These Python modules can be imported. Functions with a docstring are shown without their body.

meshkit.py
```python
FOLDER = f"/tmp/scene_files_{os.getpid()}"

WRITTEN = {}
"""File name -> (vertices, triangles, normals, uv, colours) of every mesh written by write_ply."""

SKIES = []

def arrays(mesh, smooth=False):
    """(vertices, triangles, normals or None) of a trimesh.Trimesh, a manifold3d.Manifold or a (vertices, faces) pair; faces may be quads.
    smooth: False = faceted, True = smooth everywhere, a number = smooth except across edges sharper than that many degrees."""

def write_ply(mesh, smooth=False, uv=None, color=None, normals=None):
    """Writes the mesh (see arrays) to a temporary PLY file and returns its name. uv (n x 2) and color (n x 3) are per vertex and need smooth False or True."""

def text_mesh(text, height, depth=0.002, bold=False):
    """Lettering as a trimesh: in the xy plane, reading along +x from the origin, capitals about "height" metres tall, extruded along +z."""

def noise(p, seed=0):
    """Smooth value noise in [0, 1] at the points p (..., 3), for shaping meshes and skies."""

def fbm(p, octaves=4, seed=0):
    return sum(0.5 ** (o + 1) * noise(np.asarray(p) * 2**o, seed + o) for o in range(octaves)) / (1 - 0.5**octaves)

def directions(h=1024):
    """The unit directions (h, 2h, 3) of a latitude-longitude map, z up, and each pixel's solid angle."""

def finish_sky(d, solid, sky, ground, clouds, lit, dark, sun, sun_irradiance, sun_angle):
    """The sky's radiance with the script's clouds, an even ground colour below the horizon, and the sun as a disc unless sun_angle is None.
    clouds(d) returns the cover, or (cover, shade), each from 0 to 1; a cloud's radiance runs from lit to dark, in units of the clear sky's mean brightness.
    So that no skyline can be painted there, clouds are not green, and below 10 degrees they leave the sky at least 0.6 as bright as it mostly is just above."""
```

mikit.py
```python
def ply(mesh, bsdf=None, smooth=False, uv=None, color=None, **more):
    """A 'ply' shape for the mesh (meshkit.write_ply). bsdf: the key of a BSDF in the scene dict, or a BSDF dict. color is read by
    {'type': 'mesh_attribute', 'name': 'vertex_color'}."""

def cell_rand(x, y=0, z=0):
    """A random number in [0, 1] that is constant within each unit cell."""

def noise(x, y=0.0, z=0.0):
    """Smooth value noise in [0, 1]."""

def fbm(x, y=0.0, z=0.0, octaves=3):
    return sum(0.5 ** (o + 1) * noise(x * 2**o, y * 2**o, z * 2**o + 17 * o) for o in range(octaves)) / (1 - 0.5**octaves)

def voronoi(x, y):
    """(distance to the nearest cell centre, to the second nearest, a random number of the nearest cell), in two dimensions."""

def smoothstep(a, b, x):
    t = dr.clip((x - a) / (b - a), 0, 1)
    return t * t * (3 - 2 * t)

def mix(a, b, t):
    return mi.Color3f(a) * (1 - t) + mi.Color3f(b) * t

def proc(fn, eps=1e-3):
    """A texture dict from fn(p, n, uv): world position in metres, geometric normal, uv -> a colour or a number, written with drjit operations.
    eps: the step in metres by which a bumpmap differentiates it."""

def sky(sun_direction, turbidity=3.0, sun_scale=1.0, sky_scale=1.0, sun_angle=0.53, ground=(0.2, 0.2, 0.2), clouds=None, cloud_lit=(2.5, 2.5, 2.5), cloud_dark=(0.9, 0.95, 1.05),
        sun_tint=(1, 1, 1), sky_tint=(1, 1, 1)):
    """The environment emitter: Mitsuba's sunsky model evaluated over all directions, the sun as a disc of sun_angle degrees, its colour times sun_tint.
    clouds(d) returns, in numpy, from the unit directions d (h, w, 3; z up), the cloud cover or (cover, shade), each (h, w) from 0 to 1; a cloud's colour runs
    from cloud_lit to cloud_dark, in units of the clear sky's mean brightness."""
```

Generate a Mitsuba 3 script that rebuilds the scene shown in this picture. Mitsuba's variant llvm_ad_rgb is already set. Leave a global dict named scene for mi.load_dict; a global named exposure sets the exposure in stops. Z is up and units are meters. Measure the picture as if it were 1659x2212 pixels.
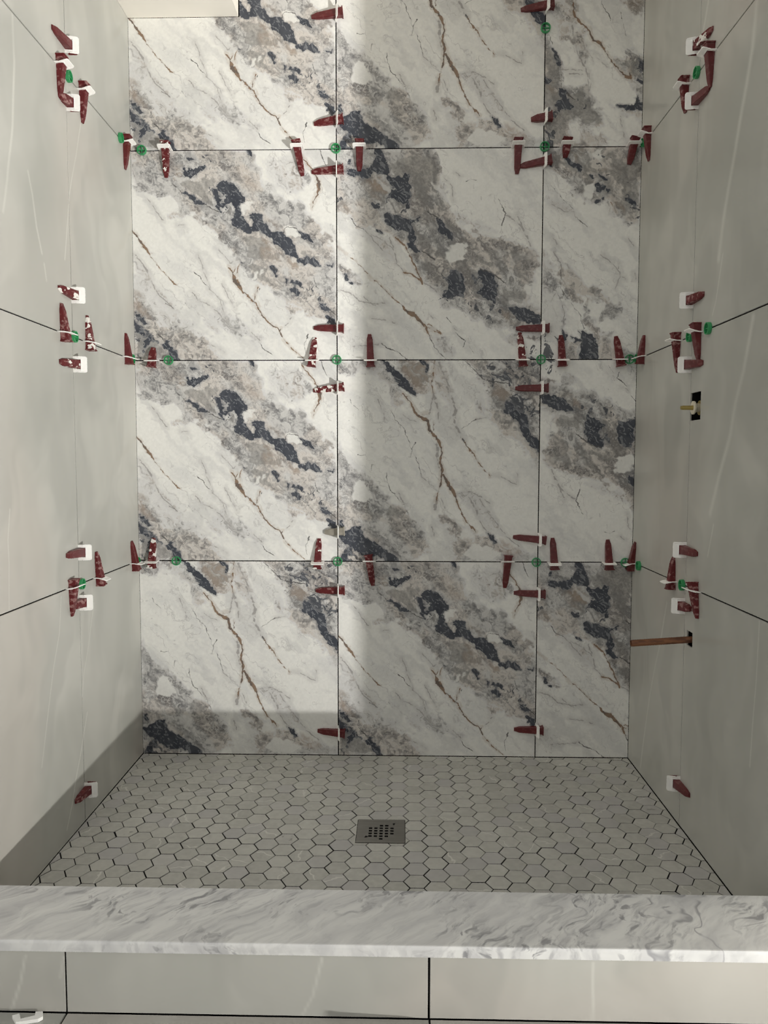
import math, random
import numpy as np, trimesh, drjit as dr, mitsuba as mi, mikit, meshkit
from mikit import ply, proc, noise, fbm, voronoi, cell_rand, smoothstep, mix
from shapely.geometry import Polygon, box as sbox, Point
from shapely import affinity
T = mi.ScalarTransform4f
scene, labels = {}, {}

# ------------------------------------------------------------------ camera, light, exposure
CAM = np.array([0.80704, -2.32264, 0.91494]); YAW, PITCH, ROLL, FPX = -0.02364, 0.06783, 0.00063, 1657.25
fwd = np.array([math.sin(YAW) * math.cos(PITCH), math.cos(YAW) * math.cos(PITCH), -math.sin(PITCH)])
right = np.array([math.cos(YAW), -math.sin(YAW), 0.0]); up = np.cross(right, fwd)
up = -math.sin(ROLL) * right + math.cos(ROLL) * up
scene['camera'] = {'type': 'perspective', 'fov': math.degrees(2 * math.atan(1659 / 2 / FPX)), 'fov_axis': 'x', 'near_clip': 0.02,
                   'to_world': T().look_at(origin=CAM.tolist(), target=(CAM + fwd).tolist(), up=up.tolist())}
exposure = 0.0
AMBIENT = (0.505, 0.50, 0.472)
LAMP_POS, LAMP_POWER, LAMP_TILT = (2.81, -2.40, 0.085), 12400.0, 75
scene['daylight'] = {'type': 'constant', 'radiance': {'type': 'rgb', 'value': list(AMBIENT)}}

# ------------------------------------------------------------------ dimensions (metres): x right, y 0 = face of the back wall, z 0 = shower floor
W, TILE = 1.5035, 0.6096
ZJ = [0.0, 0.606, 1.2135, 1.8282, 2.4395]
XJ = [0.0, 0.6110, 1.2190, W]
YL, YR, YEND = -0.4515, -0.4345, -0.93
CURB_Z, CURB_BACK, CURB_FRONT, BATH_Z = 0.113, -0.941, -1.105, -0.017
GAP, THICK = 0.0029, 0.004

# outlines of the porcelain print, traced per face in thousandths of a tile
MARBLE = {"A":{"D":[[433,151,451,148,473,159,495,158,511,177,529,198,548,223,550,241,532,253,523,271,534,293,532,311,544,317,560,342,578,366,594,363,591,329,572,317,591,299,616,298,635,311,638,330,657,360,685,381,710,388,735,391,760,409,782,433,800,470,810,507,784,507,753,494,735,470,710,449,685,418,660,403,638,391,622,378,591,378,572,393,547,384,528,363,503,354,487,348,481,323,500,317,507,293,498,256,485,250,466,256,460,238,466,226,463,207,448,198,435,189,423,171],[422,244,441,250,466,253,428,271,447,311,428,286,416,262],[401,178,417,189,423,213,441,232,429,256,417,232,406,207],[809,519,835,516,860,501,885,513,910,531,922,553,897,553,866,537,841,549,816,534],[810,385,835,391,866,409,885,443,860,430,835,415],[260,88,279,85,304,91,333,82,361,76,348,91,323,106,304,122,279,125,257,118],[250,198,266,192,284,210,322,231,353,250,350,259,315,247,284,225,265,207],[668,546,690,552,709,574,702,598,690,589,677,568],[771,657,796,657,821,678,815,690,790,681],[749,608,762,611,759,632,752,629],[778,611,809,623,828,635,821,647,796,629,774,623],[915,727,940,736,968,761,959,767,927,751],[952,788,984,803,997,825,997,843,977,849,971,831],[9,771,31,783,50,802,69,817,56,827,31,808,12,790],[6,814,31,833,50,851,56,876,30,876,5,845],[49,907,75,882,84,894,68,919,52,938],[138,925,157,907,176,925,201,956,222,1001,188,1001,175,969,150,944],[953,543,981,543,978,556,960,553],[578,0,590,26,581,38,568,13],[270,33,305,37,317,46,286,47]],"W":[[464,180,483,180,482,192,464,195],[535,250,567,247,566,281,547,311,532,274],[120,231,177,219,227,243,221,280,176,292,132,274],[589,589,608,586,605,605,586,611],[627,565,643,571,633,589],[751,369,798,376,816,403,760,409],[304,79,333,73,342,79,311,86]],"G":[[72,-3,-4,148,-4,368,-3,581,-2,618,98,642,190,742,226,836,257,898,348,979,452,1000,537,999,813,865,776,739,709,646,635,577,611,540,519,427,409,365,353,303,280,252,320,195,310,189,292,227,255,177,219,114,212,51,188,5,139],[92,197,91,254,128,367,98,442,134,398,189,428,286,341,250,266,195,209,140],[90,-3,11,78,66,197,109,197,146,115,97,40,90],[90,233,259,259,249,274,268,268,298,245,323,220,320,205,304,214,280],[95,189,286,205,286,208,301,195,310,186,301],[95,540,403,591,378,635,403,678,427,709,464,741,507,709,531,653,525,584,525,540,476],[98,552,531,665,537,684,598,696,666,652,635,589,611,564,574],[95,435,280,485,256,504,281,497,317,472,320,447,299],[90,810,452,897,470,978,543,916,537,822,513],[85,-2,660,58,691,139,833,246,845,335,888,416,1005,-6,1006],[95,-3,771,63,808,107,857,169,944,188,1006,-6,1006],[35,0,494,78,574,128,672,203,740,284,826,385,888,246,851,139,833,58,691,-2,660],[30,335,832,425,721,500,783,587,869,675,905,612,918,486,875],[92,746,712,777,730,821,758,814,773,771,752],[30,625,38,806,14,867,148,805,208,655,190]],"M":[[50,728,598,878,635,928,721,852,696,765,666],[45,-3,771,88,808,106,907,80,994,-6,994],[40,392,165,442,165,454,256,422,274],[35,614,660,368,25,380,25]],"T":[[80,1,666,39,691,63,752,76,789,32,759,7,722],[60,616,427,672,415,722,494,709,531,646,513],[90,759,507,797,519,809,537,803,598,765,574,772,531],[100,223,88,254,97,254,118,229,118],[55,524,50,555,98,617,171,623,199,555,171,530,110],[50,641,317,710,336,741,385,691,378]],"VB":[[-5,371,63,23,408,100,45,439,125,70,469,75,89,500,38,123,543,25,139,565,38,154,574,31,173,598,50,198,629,38,211,635,13],[470,552,50,489,580,88,498,617,213,520,641,188,532,666,88,563,693,63,588,715,88,604,727,50,617,758,75,638,789,75,667,816,63,688,835,88,717,853,75,732,887,88,745,905,50,776,936,38,807,967,19,832,991,13],[492,580,38,503,559,38],[508,592,31,517,562,31,527,540,31],[592,712,44,604,678,44,614,650,44],[717,862,50,725,844,50],[905,127,88,914,151,213,917,184,125,908,209,63,889,242,50,882,275,13],[828,20,63,868,75,50,893,111,50,908,130,75]],"VD":[[918,6,31,949,78,31],[300,577,50,328,595,50,343,623,25,368,648,19],[858,880,63,839,920,31,851,967,25],[612,906,19,631,943,38,681,973,25],[153,722,25,197,749,25],[254,721,25,276,749,25],[741,391,38,751,366,38,804,369,38,823,391,38],[203,152,38,250,198,38],[353,250,38,391,274,38,428,290,38],[104,851,44,132,885,44,154,907,44],[890,604,31,900,629,31,909,660,31],[65,60,25,116,91,25],[965,757,31,998,782,31],[684,556,38,709,565,38]],"VG":[[368,648,25,425,709,25,462,814,25],[292,672,25,317,706,25,386,740,25,462,820,25,487,844,25],[438,629,25,463,678,25,500,752,25],[326,494,19,356,598,19,387,672,19,450,721,19],[47,543,38,78,592,38,121,678,38,190,746,38],[10,488,25,72,574,25],[581,863,25,619,906,25],[420,464,25,477,531,25,527,513,25],[220,353,25,255,350,25],[9,66,38,14,121,38],[756,69,19,806,51,19,868,87,19],[170,870,38,259,839,38],[379,925,25,448,962,25],[748,831,25,777,795,25],[82,231,19,151,329,19]]},"B":{"D":[[225,0,253,12,272,38,311,69,343,95,362,126,387,158,388,177,362,158,336,142,298,110,266,69,247,44],[412,4,450,20,453,38,438,57,444,26,418,13],[820,229,838,203,857,203,883,248,922,273,941,305,936,343,968,381,997,406,1001,463,963,432,930,393,907,349,891,305,859,279,823,257],[41,852,80,829,106,826,132,849,135,878,164,898,197,917,249,943,288,982,301,1002,249,1002,223,983,184,963,164,976,125,967,80,937,28,905,5,872],[28,967,47,964,50,1003,27,1003],[746,860,772,869,792,902,779,902,759,876],[8,794,34,807,31,820,8,813]],"W":[[74,631,100,602,138,602,164,631,164,670,125,696,80,683],[631,955,676,922,773,928,818,954,786,987,677,994],[450,26,466,32,460,64,447,57],[598,850,636,844,682,870,663,889,617,883]],"G":[[50,-2,-1,139,-4,234,12,336,139,311,227,266,196,247,132,196,75,119,62,75,94,17,56],[90,247,113,311,126,311,158,266,158],[90,266,183,330,208,318,227,279,208],[90,285,-3,450,-2,457,89,438,139,394,164,349,95,298,44],[85,615,-5,1005,-3,1005,470,999,514,905,419,809,349,745,292,743,165,723,96,666,39],[72,-3,418,74,528,164,586,248,695,339,754,391,805,430,871,450,955,366,1005,-5,1007],[95,67,547,106,540,177,611,248,689,190,702,164,650,106,592],[95,242,702,339,747,352,786,300,793,236,773],[92,320,923,398,916,437,936,392,975,327,962],[55,513,766,546,773,623,824,688,850,778,869,837,915,895,934,1004,953,1005,1005,561,1007,624,935,585,909,598,883,546,818],[95,513,773,539,773,623,831,598,837,539,799,517,818],[95,592,929,618,889,676,896,663,928,624,935,612,974,592,955],[95,707,870,765,869,785,902,721,909],[45,463,4,526,7,552,114,592,228,573,253,521,165,476,152],[95,951,470,995,476,993,534,964,527],[30,583,656,660,650,750,707,849,882,752,856],[40,686,184,730,159,745,279,700,266]],"M":[[75,844,172,901,163,965,204,997,242,998,292,960,302,922,276,884,251,858,207],[50,5,872,80,924,171,976,145,1003,5,1003],[35,697,14,993,16,995,135,742,109]],"T":[[70,285,0,450,13,438,126,394,158,336,88],[90,811,895,856,902,901,947,870,960,818,928],[60,774,102,882,140,826,203,762,165],[60,132,852,197,897,190,917,138,885],[50,828,349,898,362,911,406,860,381]],"VB":[[479,7,44,470,70,44,460,120,44,470,158,76],[324,164,63,362,208,63,394,269,101,420,285,177,446,297,152,456,342,139,485,374,127,507,406,101,514,457,89,511,502,101,521,540,114,512,585,89,509,611,89,496,650,57,490,695,63],[524,566,139,544,605,177,570,643,177,586,682,89,600,721,70,623,766,57,649,811,57,688,850,51],[632,406,76,658,444,63,684,483,38,722,534,51,755,572,38],[407,278,38,426,262,38,445,266,38],[474,304,44,475,342,44],[343,177,63,356,180,63]],"VD":[[260,234,25,286,291,25,337,348,25,344,380,25,363,431,25,376,457,25,402,508,25,415,566,25],[386,406,44,373,431,44,363,476,32],[62,189,32,74,214,32,103,246,32],[164,547,25,171,515,25,187,515,25],[242,553,19,248,592,32,264,644,38,293,669,25,326,708,25,339,741,32,358,773,25],[736,99,51,799,109,76,843,112,51],[627,8,38,678,58,38,723,96,38],[612,339,38,643,320,38,681,292,38],[100,466,19,135,470,19],[619,387,51,645,425,51]],"VG":[[470,158,63,483,190,114,496,240,51,500,285,38],[501,13,44,520,64,44,546,121,44,566,184,44,585,241,44],[585,241,89,576,279,152,589,336,114,606,368,101,632,406,63],[494,419,114,492,476,139,505,527,76],[490,695,76,484,734,127],[761,569,25,812,575,25,851,598,25,886,611,25,889,559,25],[681,292,25,732,285,25],[654,675,32,687,740,32,720,824,32,759,856,32],[705,688,32,771,785,32,843,876,32],[596,656,32,660,650,32,724,682,32,757,707,32],[474,624,25,454,611,25,415,566,25],[324,272,25,363,297,25,388,304,25],[228,246,25,235,291,25],[306,656,25,332,708,25],[540,133,38,559,184,38,579,209,38],[452,266,51,464,215,51,477,164,51],[513,682,32,532,734,32],[469,825,25,482,870,25],[843,876,32,901,921,32],[202,189,25,228,265,25]]},"C":{"D":[[198,1,226,18,241,60,247,96,244,123,214,111,177,105,170,84,189,48,186,12],[47,98,72,92,97,101,134,87,164,93,170,108,158,137,127,140,109,122,66,119],[238,129,275,138,318,126,349,120,349,162,358,180,355,216,346,258,319,258,294,240,251,231,263,204,281,186,257,162],[337,255,353,258,351,279,337,276],[232,309,251,303,294,312,331,327,374,333,399,321,387,336,368,355,372,391,381,409,378,439,363,451,350,433,344,391,306,378,282,372,257,351,238,336],[344,448,375,454,394,476,412,485,387,488,363,473],[486,331,501,334,529,367,554,385,566,410,561,428,542,419,530,403,505,397,489,367],[173,251,195,258,207,276,189,279,176,266],[556,574,581,571,606,598,613,629,625,660,613,690,576,696,532,702,519,690,544,666,538,610],[696,565,730,578,762,605,781,642,782,679,766,703,770,728,745,715,713,703,688,685,706,660,719,636,693,605],[839,750,883,747,933,756,971,784,1000,812,1000,829,947,827,902,812,864,784],[36,587,52,596,58,621,77,639,64,633,45,615],[186,354,195,378,226,396,214,396,195,384],[54,51,69,48,66,66,57,69]],"W":[[524,494,580,457,623,464,624,507,587,537,531,519],[269,336,288,321,288,333,275,342],[45,48,53,48,53,66,45,63],[616,355,659,343,678,374,641,386],[9,493,40,517,71,554,46,554,9,529],[906,636,950,643,944,679,913,667]],"G":[[85,-4,-3,465,-2,490,43,503,192,529,253,579,355,666,410,822,441,953,478,979,539,949,630,939,722,1002,772,1004,896,860,870,733,826,633,777,520,733,507,690,432,610,381,518,331,433,257,409,189,378,108,366,59,317,-6,281],[97,244,54,355,25,471,13,497,115,504,198,454,174,430,270,368,246,355,138,250,126],[100,655,477,717,495,761,538,762,581,699,550,668,525],[97,781,648,919,679,932,722,876,741,801,753],[95,381,512,468,519,500,561,432,604,394,567],[95,631,617,656,593,665,611,644,648,625,654],[90,300,378,337,385,347,433,319,439,288,409],[50,442,216,497,210,473,283,442,294],[95,4,161,60,164,109,185,66,197,10,191],[60,381,336,480,355,511,440,431,464,387,415],[45,-4,486,40,505,71,560,114,603,108,645,58,633,2,572],[95,83,584,111,590,114,627,89,615],[30,108,384,263,415,307,536,251,536,170,451],[30,458,869,546,906,572,993,534,968],[95,714,795,758,814,759,845,721,839],[30,516,259,790,392,666,410,579,355],[90,816,907,878,876,879,932]],"M":[[75,620,709,720,709,776,746,764,802,721,795,670,777,626,752],[70,923,939,1004,896,1006,1008,937,1007],[60,-5,215,28,221,47,233,22,251,-6,251],[40,220,234,356,276,405,318,306,306],[50,519,586,562,574,619,690,520,721],[30,631,562,705,556,707,691,644,697]],"T":[[90,164,126,226,120,257,156,251,204,189,191,158,143],[60,22,251,96,257,139,305,127,342,78,317,22,275],[70,777,765,833,777,852,821,815,814],[50,127,161,170,191,207,246,158,233],[50,96,305,152,330,133,360]],"VB":[[3,456,12,96,529,25,133,566,37,170,606,37,214,643,37,251,683,43,276,707,37,314,732,61,335,760,123,370,782,221,401,813,147,433,844,86,452,881,49],[445,831,31,483,850,31,508,875,31,477,862,31,439,844,31],[288,415,74,331,457,68,356,506,68,382,555,68,400,598,74,416,634,98],[329,582,61,369,591,49,413,628,86]],"VD":[[782,235,25,801,272,37,819,308,43,808,338,49,799,359,49],[627,154,25,651,142,25,676,151,25],[452,881,43,465,906,49,484,943,37,522,984,31,534,999,18],[217,923,31,264,948,43,308,967,37,346,1002,37],[583,869,37,609,894,37,628,906,37,615,937,37],[533,798,31,558,826,31],[647,931,31,672,969,31],[412,482,55,443,500,55,475,525,55],[65,323,31,96,360,31,133,378,31],[699,568,55,743,581,55,818,636,55],[492,331,49,442,294,49]],"VG":[[820,314,25,889,362,25,934,441,25],[870,314,31,902,375,31,940,460,31],[522,139,25,553,175,25,566,247,25],[571,850,25,609,869,25],[451,782,25,470,801,25],[8,663,37,58,676,37,107,713,37,189,732,37,232,726,37],[170,402,25,220,427,25,282,475,25],[257,421,31,282,475,31,294,536,31,332,585,31],[127,366,25,170,414,25,232,493,25],[170,799,31,251,812,31,282,824,31],[413,622,43,457,650,43,507,690,43],[76,935,25,157,929,25,220,923,25],[577,115,25,595,127,25],[854,538,25,879,508,25,923,514,25],[132,695,25,189,744,25]]},"D":{"D":[[111,54,130,61,154,80,173,75,188,92,175,122,164,101,145,94,121,82],[248,178,266,162,271,176,291,181,296,200,272,207,253,197],[245,258,259,246,287,239,278,256,254,263],[227,129,239,129,240,153,232,145],[251,124,270,132,309,148,305,162,280,143],[393,240,412,242,446,266,446,275,412,261],[191,867,220,877,249,887,260,911,275,939,272,1004,187,1004,193,958,202,920,196,896],[148,891,182,910,192,906,173,920],[301,195,313,200,308,216,303,209],[101,853,119,872,129,910,114,910,99,877]],"W":[[200,190,233,181,248,204,239,237,206,227],[227,738,289,719,318,734,314,758,276,781,237,762],[157,881,186,882,187,906,168,905],[239,26,268,31,264,68,245,54]],"G":[[88,-5,-7,468,-6,470,360,415,355,352,322,311,247,245,256,172,227,84,124,45,105,-3,91],[100,34,12,121,68,194,120,132,138,84,115,49,77],[100,172,227,181,190,214,176,200,199,196,223],[100,278,54,460,50,465,266,373,200,308,125],[84,57,481,92,538,186,629,293,681,333,720,372,758,358,786,325,796,291,810,286,786,314,758,328,734,289,705,217,714,134,709,99,633,83,538],[100,205,643,283,681,284,705,236,710,207,705],[100,333,724,372,748,372,767,344,786,310,782,333,758],[100,291,781,310,777,306,805,289,810],[100,213,753,222,729,250,719,236,738,218,762],[100,209,786,252,796,248,834,278,882,289,925,270,930,249,872,219,829],[76,293,882,336,872,347,930,465,978,466,1007,276,1007],[53,90,681,117,786,113,853,94,833],[82,134,920,187,920,184,1006,126,1006],[29,-1,171,86,246,150,302,88,312,5,264],[35,-5,500,68,548,86,690,-1,690]],"M":[[60,-7,891,76,900,78,1006,-5,1006],[65,432,289,466,285,465,332,439,369,428,322],[55,34,12,58,21,53,44,35,77,25,44],[45,300,190,444,181,456,285,374,247],[40,195,834,248,843,249,877,186,872],[35,192,31,297,59,308,115,232,106]],"T":[[80,311,247,350,261,389,289,390,303,360,284,321,265],[50,120,12,191,8,164,77,125,54],[50,250,78,298,97,294,120,256,115]],"VB":[[321,261,24,351,308,24]],"VD":[[3,145,19,56,196,33,86,236,24,149,291,19],[149,291,19,150,319,24,179,345,33,216,372,24],[21,604,24,37,643,24,71,681,24,96,719,24,112,776,24,103,829,24],[90,543,29,93,590,29,90,652,29,115,714,29],[140,729,29,189,795,29,200,834,29],[95,662,29,120,709,29,100,690,29]],"VG":[[43,264,29,102,302,29,150,302,29],[279,506,29,338,544,29,375,582,29,378,601,29,355,663,29],[367,544,24,370,568,24],[378,601,24,402,620,24],[46,410,29,71,453,29],[307,256,29,323,312,29],[331,251,38,351,312,38],[53,486,38,87,538,38],[412,430,29,437,464,29],[13,657,19,42,662,19],[48,719,19,66,690,19],[445,596,24,453,620,24],[147,162,38,166,171,38]]},"E":{"D":[[2,675,25,688,27,705,3,714],[70,733,106,744,107,775,134,814,116,831,76,826,53,805,80,779],[346,813,432,802,440,772,468,807,468,835,382,828],[442,607,465,616,465,642,447,633],[443,689,466,698,466,705,434,698],[31,541,49,554,68,597,73,628,57,623,45,580]],"W":[[96,671,186,667,195,701,164,719,97,718],[124,442,151,455,156,490,134,498]],"G":[[100,-6,472,31,537,73,610,79,697,75,731,187,727,210,762,251,827,284,862,280,901,244,901,190,905,158,874,100,904,146,1004,-2,1003],[100,211,805,256,827,284,862,280,901,239,897,216,870],[47,6,326,149,326,137,408,120,502,71,502,29,416],[88,338,589,410,572,469,594,471,702,412,702,375,663],[100,407,707,471,702,472,807,431,763],[53,190,905,303,971,304,1005,146,1004],[47,356,326,464,326,466,408,406,382],[59,323,802,468,833,469,894,392,850],[47,124,429,196,472,202,554,167,611,139,524],[82,23,571,73,632,70,701,15,675]],"M":[[65,-4,904,41,908,51,952,38,1004,-2,1003],[50,428,598,469,594,471,702,439,694],[50,106,744,156,779,188,814,143,805],[30,-2,718,53,761,63,891,0,848]],"T":[[80,25,705,52,723,57,753,39,744],[50,219,494,264,516,256,542,211,529],[40,356,326,464,326,465,391,406,373]],"VB":[[127,330,45,130,373,63,137,403,99,169,434,72,210,472,81,228,507,126,260,524,144,283,559,63,311,598,63,343,633,72,375,667,90,407,685,108,404,633,22]],"VD":[[75,632,27,80,675,27,77,731,27],[261,330,27,271,360,27,294,390,27,308,425,27],[355,386,22,367,442,22,379,494,22],[17,481,27,36,533,27],[106,749,40,147,779,40],[293,624,27,316,611,27]],"VG":[[124,429,40,138,503,40,153,572,40,181,615,40,199,650,40],[199,650,45,207,702,27,207,745,22],[197,533,40,189,611,40],[204,650,27,222,697,27,210,740,27],[365,858,22,365,893,22,384,954,22],[82,645,27,177,645,27],[118,662,27,181,665,27],[184,546,18,211,572,18,230,606,18],[229,572,18,298,633,18],[8,787,27,36,826,27]]}}
CLIPS = [["B","H1",0.1065,1.8311,-0.0008,-0.0788,2],
 ["B","H1",0.4968,1.8278,0.0138,-0.0772,1],
 ["B","H1",0.6796,1.8288,-0.0009,-0.0649,0],
 ["B","H1",1.1434,1.8288,-0.0018,-0.0766,0],
 ["B","H1",1.2843,1.8288,-0.0032,-0.0317,1],
 ["B","H1",1.4778,1.8285,-0.0104,-0.0524,0],
 ["B","V1",0.6117,2.2077,-0.0711,-0.0063,0],
 ["B","V1",0.6106,1.9079,-0.0655,-0.0082,1],
 ["B","V1",0.6101,1.7663,-0.0734,-0.0039,1],
 ["B","V1",0.6112,1.306,-0.0694,0.0025,0],
 ["B","V1",0.6106,1.1307,-0.072,-0.0082,2],
 ["B","V1",0.6119,0.6975,-0.0391,-0.0025,3],
 ["B","V1",0.6113,0.5175,-0.0676,-0.0016,1],
 ["B","V1",0.6097,0.0735,-0.0642,0.0041,0],
 ["B","V2",1.2232,2.2218,-0.0719,-0.0083,0],
 ["B","V2",1.2225,1.9094,-0.0385,-0.0041,0],
 ["B","V2",1.2229,1.7853,-0.0709,-0.0125,0],
 ["B","V2",1.2191,1.3043,-0.0748,0.0002,0],
 ["B","V2",1.2189,1.1286,-0.0745,-0.0003,0],
 ["B","V2",1.2156,0.6752,-0.0762,0.0073,0],
 ["B","V2",1.2166,0.5097,-0.0718,0.002,0],
 ["B","V2",1.2196,0.0879,-0.0661,-0.0003,0],
 ["B","H2",0.0542,1.2146,0.0038,0.0379,1],
 ["B","H2",0.5371,1.2093,0.0079,0.0664,2],
 ["B","H2",0.7116,1.2089,-0.0032,0.0759,0],
 ["B","H2",1.1635,1.2106,-0.0081,0.0796,2],
 ["B","H2",1.2808,1.2116,-0.0036,0.0713,1],
 ["B","H2",1.4514,1.2153,-0.0118,0.0677,1],
 ["B","H3",0.042,0.6059,0.0045,0.0705,2],
 ["B","H3",0.5502,0.6078,0.0042,0.0701,2],
 ["B","H3",0.7077,0.607,0.0108,-0.0746,1],
 ["B","H3",1.127,0.6072,-0.0073,-0.0795,0],
 ["B","H3",1.2669,0.6049,-0.0049,0.0741,0],
 ["B","H3",1.4315,0.6041,-0.0036,0.0695,0],
 ["L","LH1",-0.4937,1.8275,-0.0177,-0.0716,1],
 ["L","LH1",-0.3642,1.827,-0.0146,-0.0733,1],
 ["L","LH1",-0.0548,1.8262,-0.0188,-0.0734,0],
 ["L","LV",-0.4514,1.8971,-0.0731,0.0025,0],
 ["L","LV",-0.4497,1.7641,-0.0426,-0.0073,1],
 ["L","LV",-0.4538,1.3127,-0.0769,0.0027,2],
 ["L","LV",-0.451,1.1468,-0.0805,-0.0084,2],
 ["L","LV",-0.4462,0.6854,-0.0728,0.0033,0],
 ["L","LV",-0.4458,0.5599,-0.0561,0.003,1],
 ["L","LV",-0.4565,0.0801,-0.0612,-0.0042,1],
 ["L","LH2",-0.5107,1.215,-0.0256,0.067,1],
 ["L","LH2",-0.363,1.2148,-0.0199,0.0664,2],
 ["L","LH2",-0.0784,1.214,-0.0237,0.068,0],
 ["L","LH3",-0.5033,0.6057,-0.0163,-0.0697,1],
 ["L","LH3",-0.3348,0.6051,-0.0303,0.0682,1],
 ["L","LH3",-0.0574,0.605,-0.0385,0.0675,0],
 ["R","RH1",-0.5125,1.8277,-0.0118,-0.0719,0],
 ["R","RH1",-0.3588,1.8283,-0.0149,-0.0604,1],
 ["R","RH1",-0.0753,1.8276,-0.0208,-0.07,0],
 ["R","RV",-0.436,1.8865,-0.0775,-0.0082,2],
 ["R","RV",-0.4368,1.7612,-0.0689,-0.0068,0],
 ["R","RV",-0.4365,1.2978,-0.0687,0.0007,1],
 ["R","RV",-0.4318,1.1447,-0.0745,-0.0112,0],
 ["R","RV",-0.433,0.6948,-0.0746,-0.0019,0],
 ["R","RV",-0.4328,0.5558,-0.0448,0.0041,1],
 ["R","RV",-0.4358,0.1054,-0.0684,0.0027,0],
 ["R","RH2",-0.4796,1.2163,-0.0256,-0.0667,0],
 ["R","RH2",-0.3475,1.2162,-0.0152,-0.0779,1],
 ["R","RH2",-0.063,1.2169,-0.0315,0.0595,0],
 ["R","RH3",-0.0163,0.6038,-0.0414,0.0649,0],
 ["R","RH3",-0.3566,0.6039,-0.0159,0.0614,1],
 ["R","RH3",-0.5076,0.6039,-0.0368,-0.0637,1]]
SPACERS = [["B","H1",0.0347,1.8304],["B","H1",0.6096,1.8294],["B","H1",1.221,1.8268],["B","V2",1.2227,2.1614],["B","H2",0.1034,1.2159],["B","H2",0.6109,1.2105],["B","H2",1.219,1.2145],["B","H2",1.4806,1.2153],["B","H3",0.1164,0.6062],["B","H3",0.6116,0.6081],["B","H3",1.2138,0.6075],["B","H3",1.4816,0.6071],["L","LH1",-0.443,1.827],["L","LH1",-0.0922,1.8292],["L","LH2",-0.4492,1.2162],["L","LH2",-0.0347,1.2171],["L","LH3",-0.4442,0.6062],["L","LH3",-0.0262,0.6064],["R","RH1",-0.4275,1.8299],["R","RH1",-0.0301,1.828],["R","RH2",-0.539,1.2168],["R","RH2",-0.4279,1.2149],["R","RH2",-0.0173,1.221],["R","RH3",-0.0743,0.6048],["R","RH3",-0.4212,0.6034]]
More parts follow.
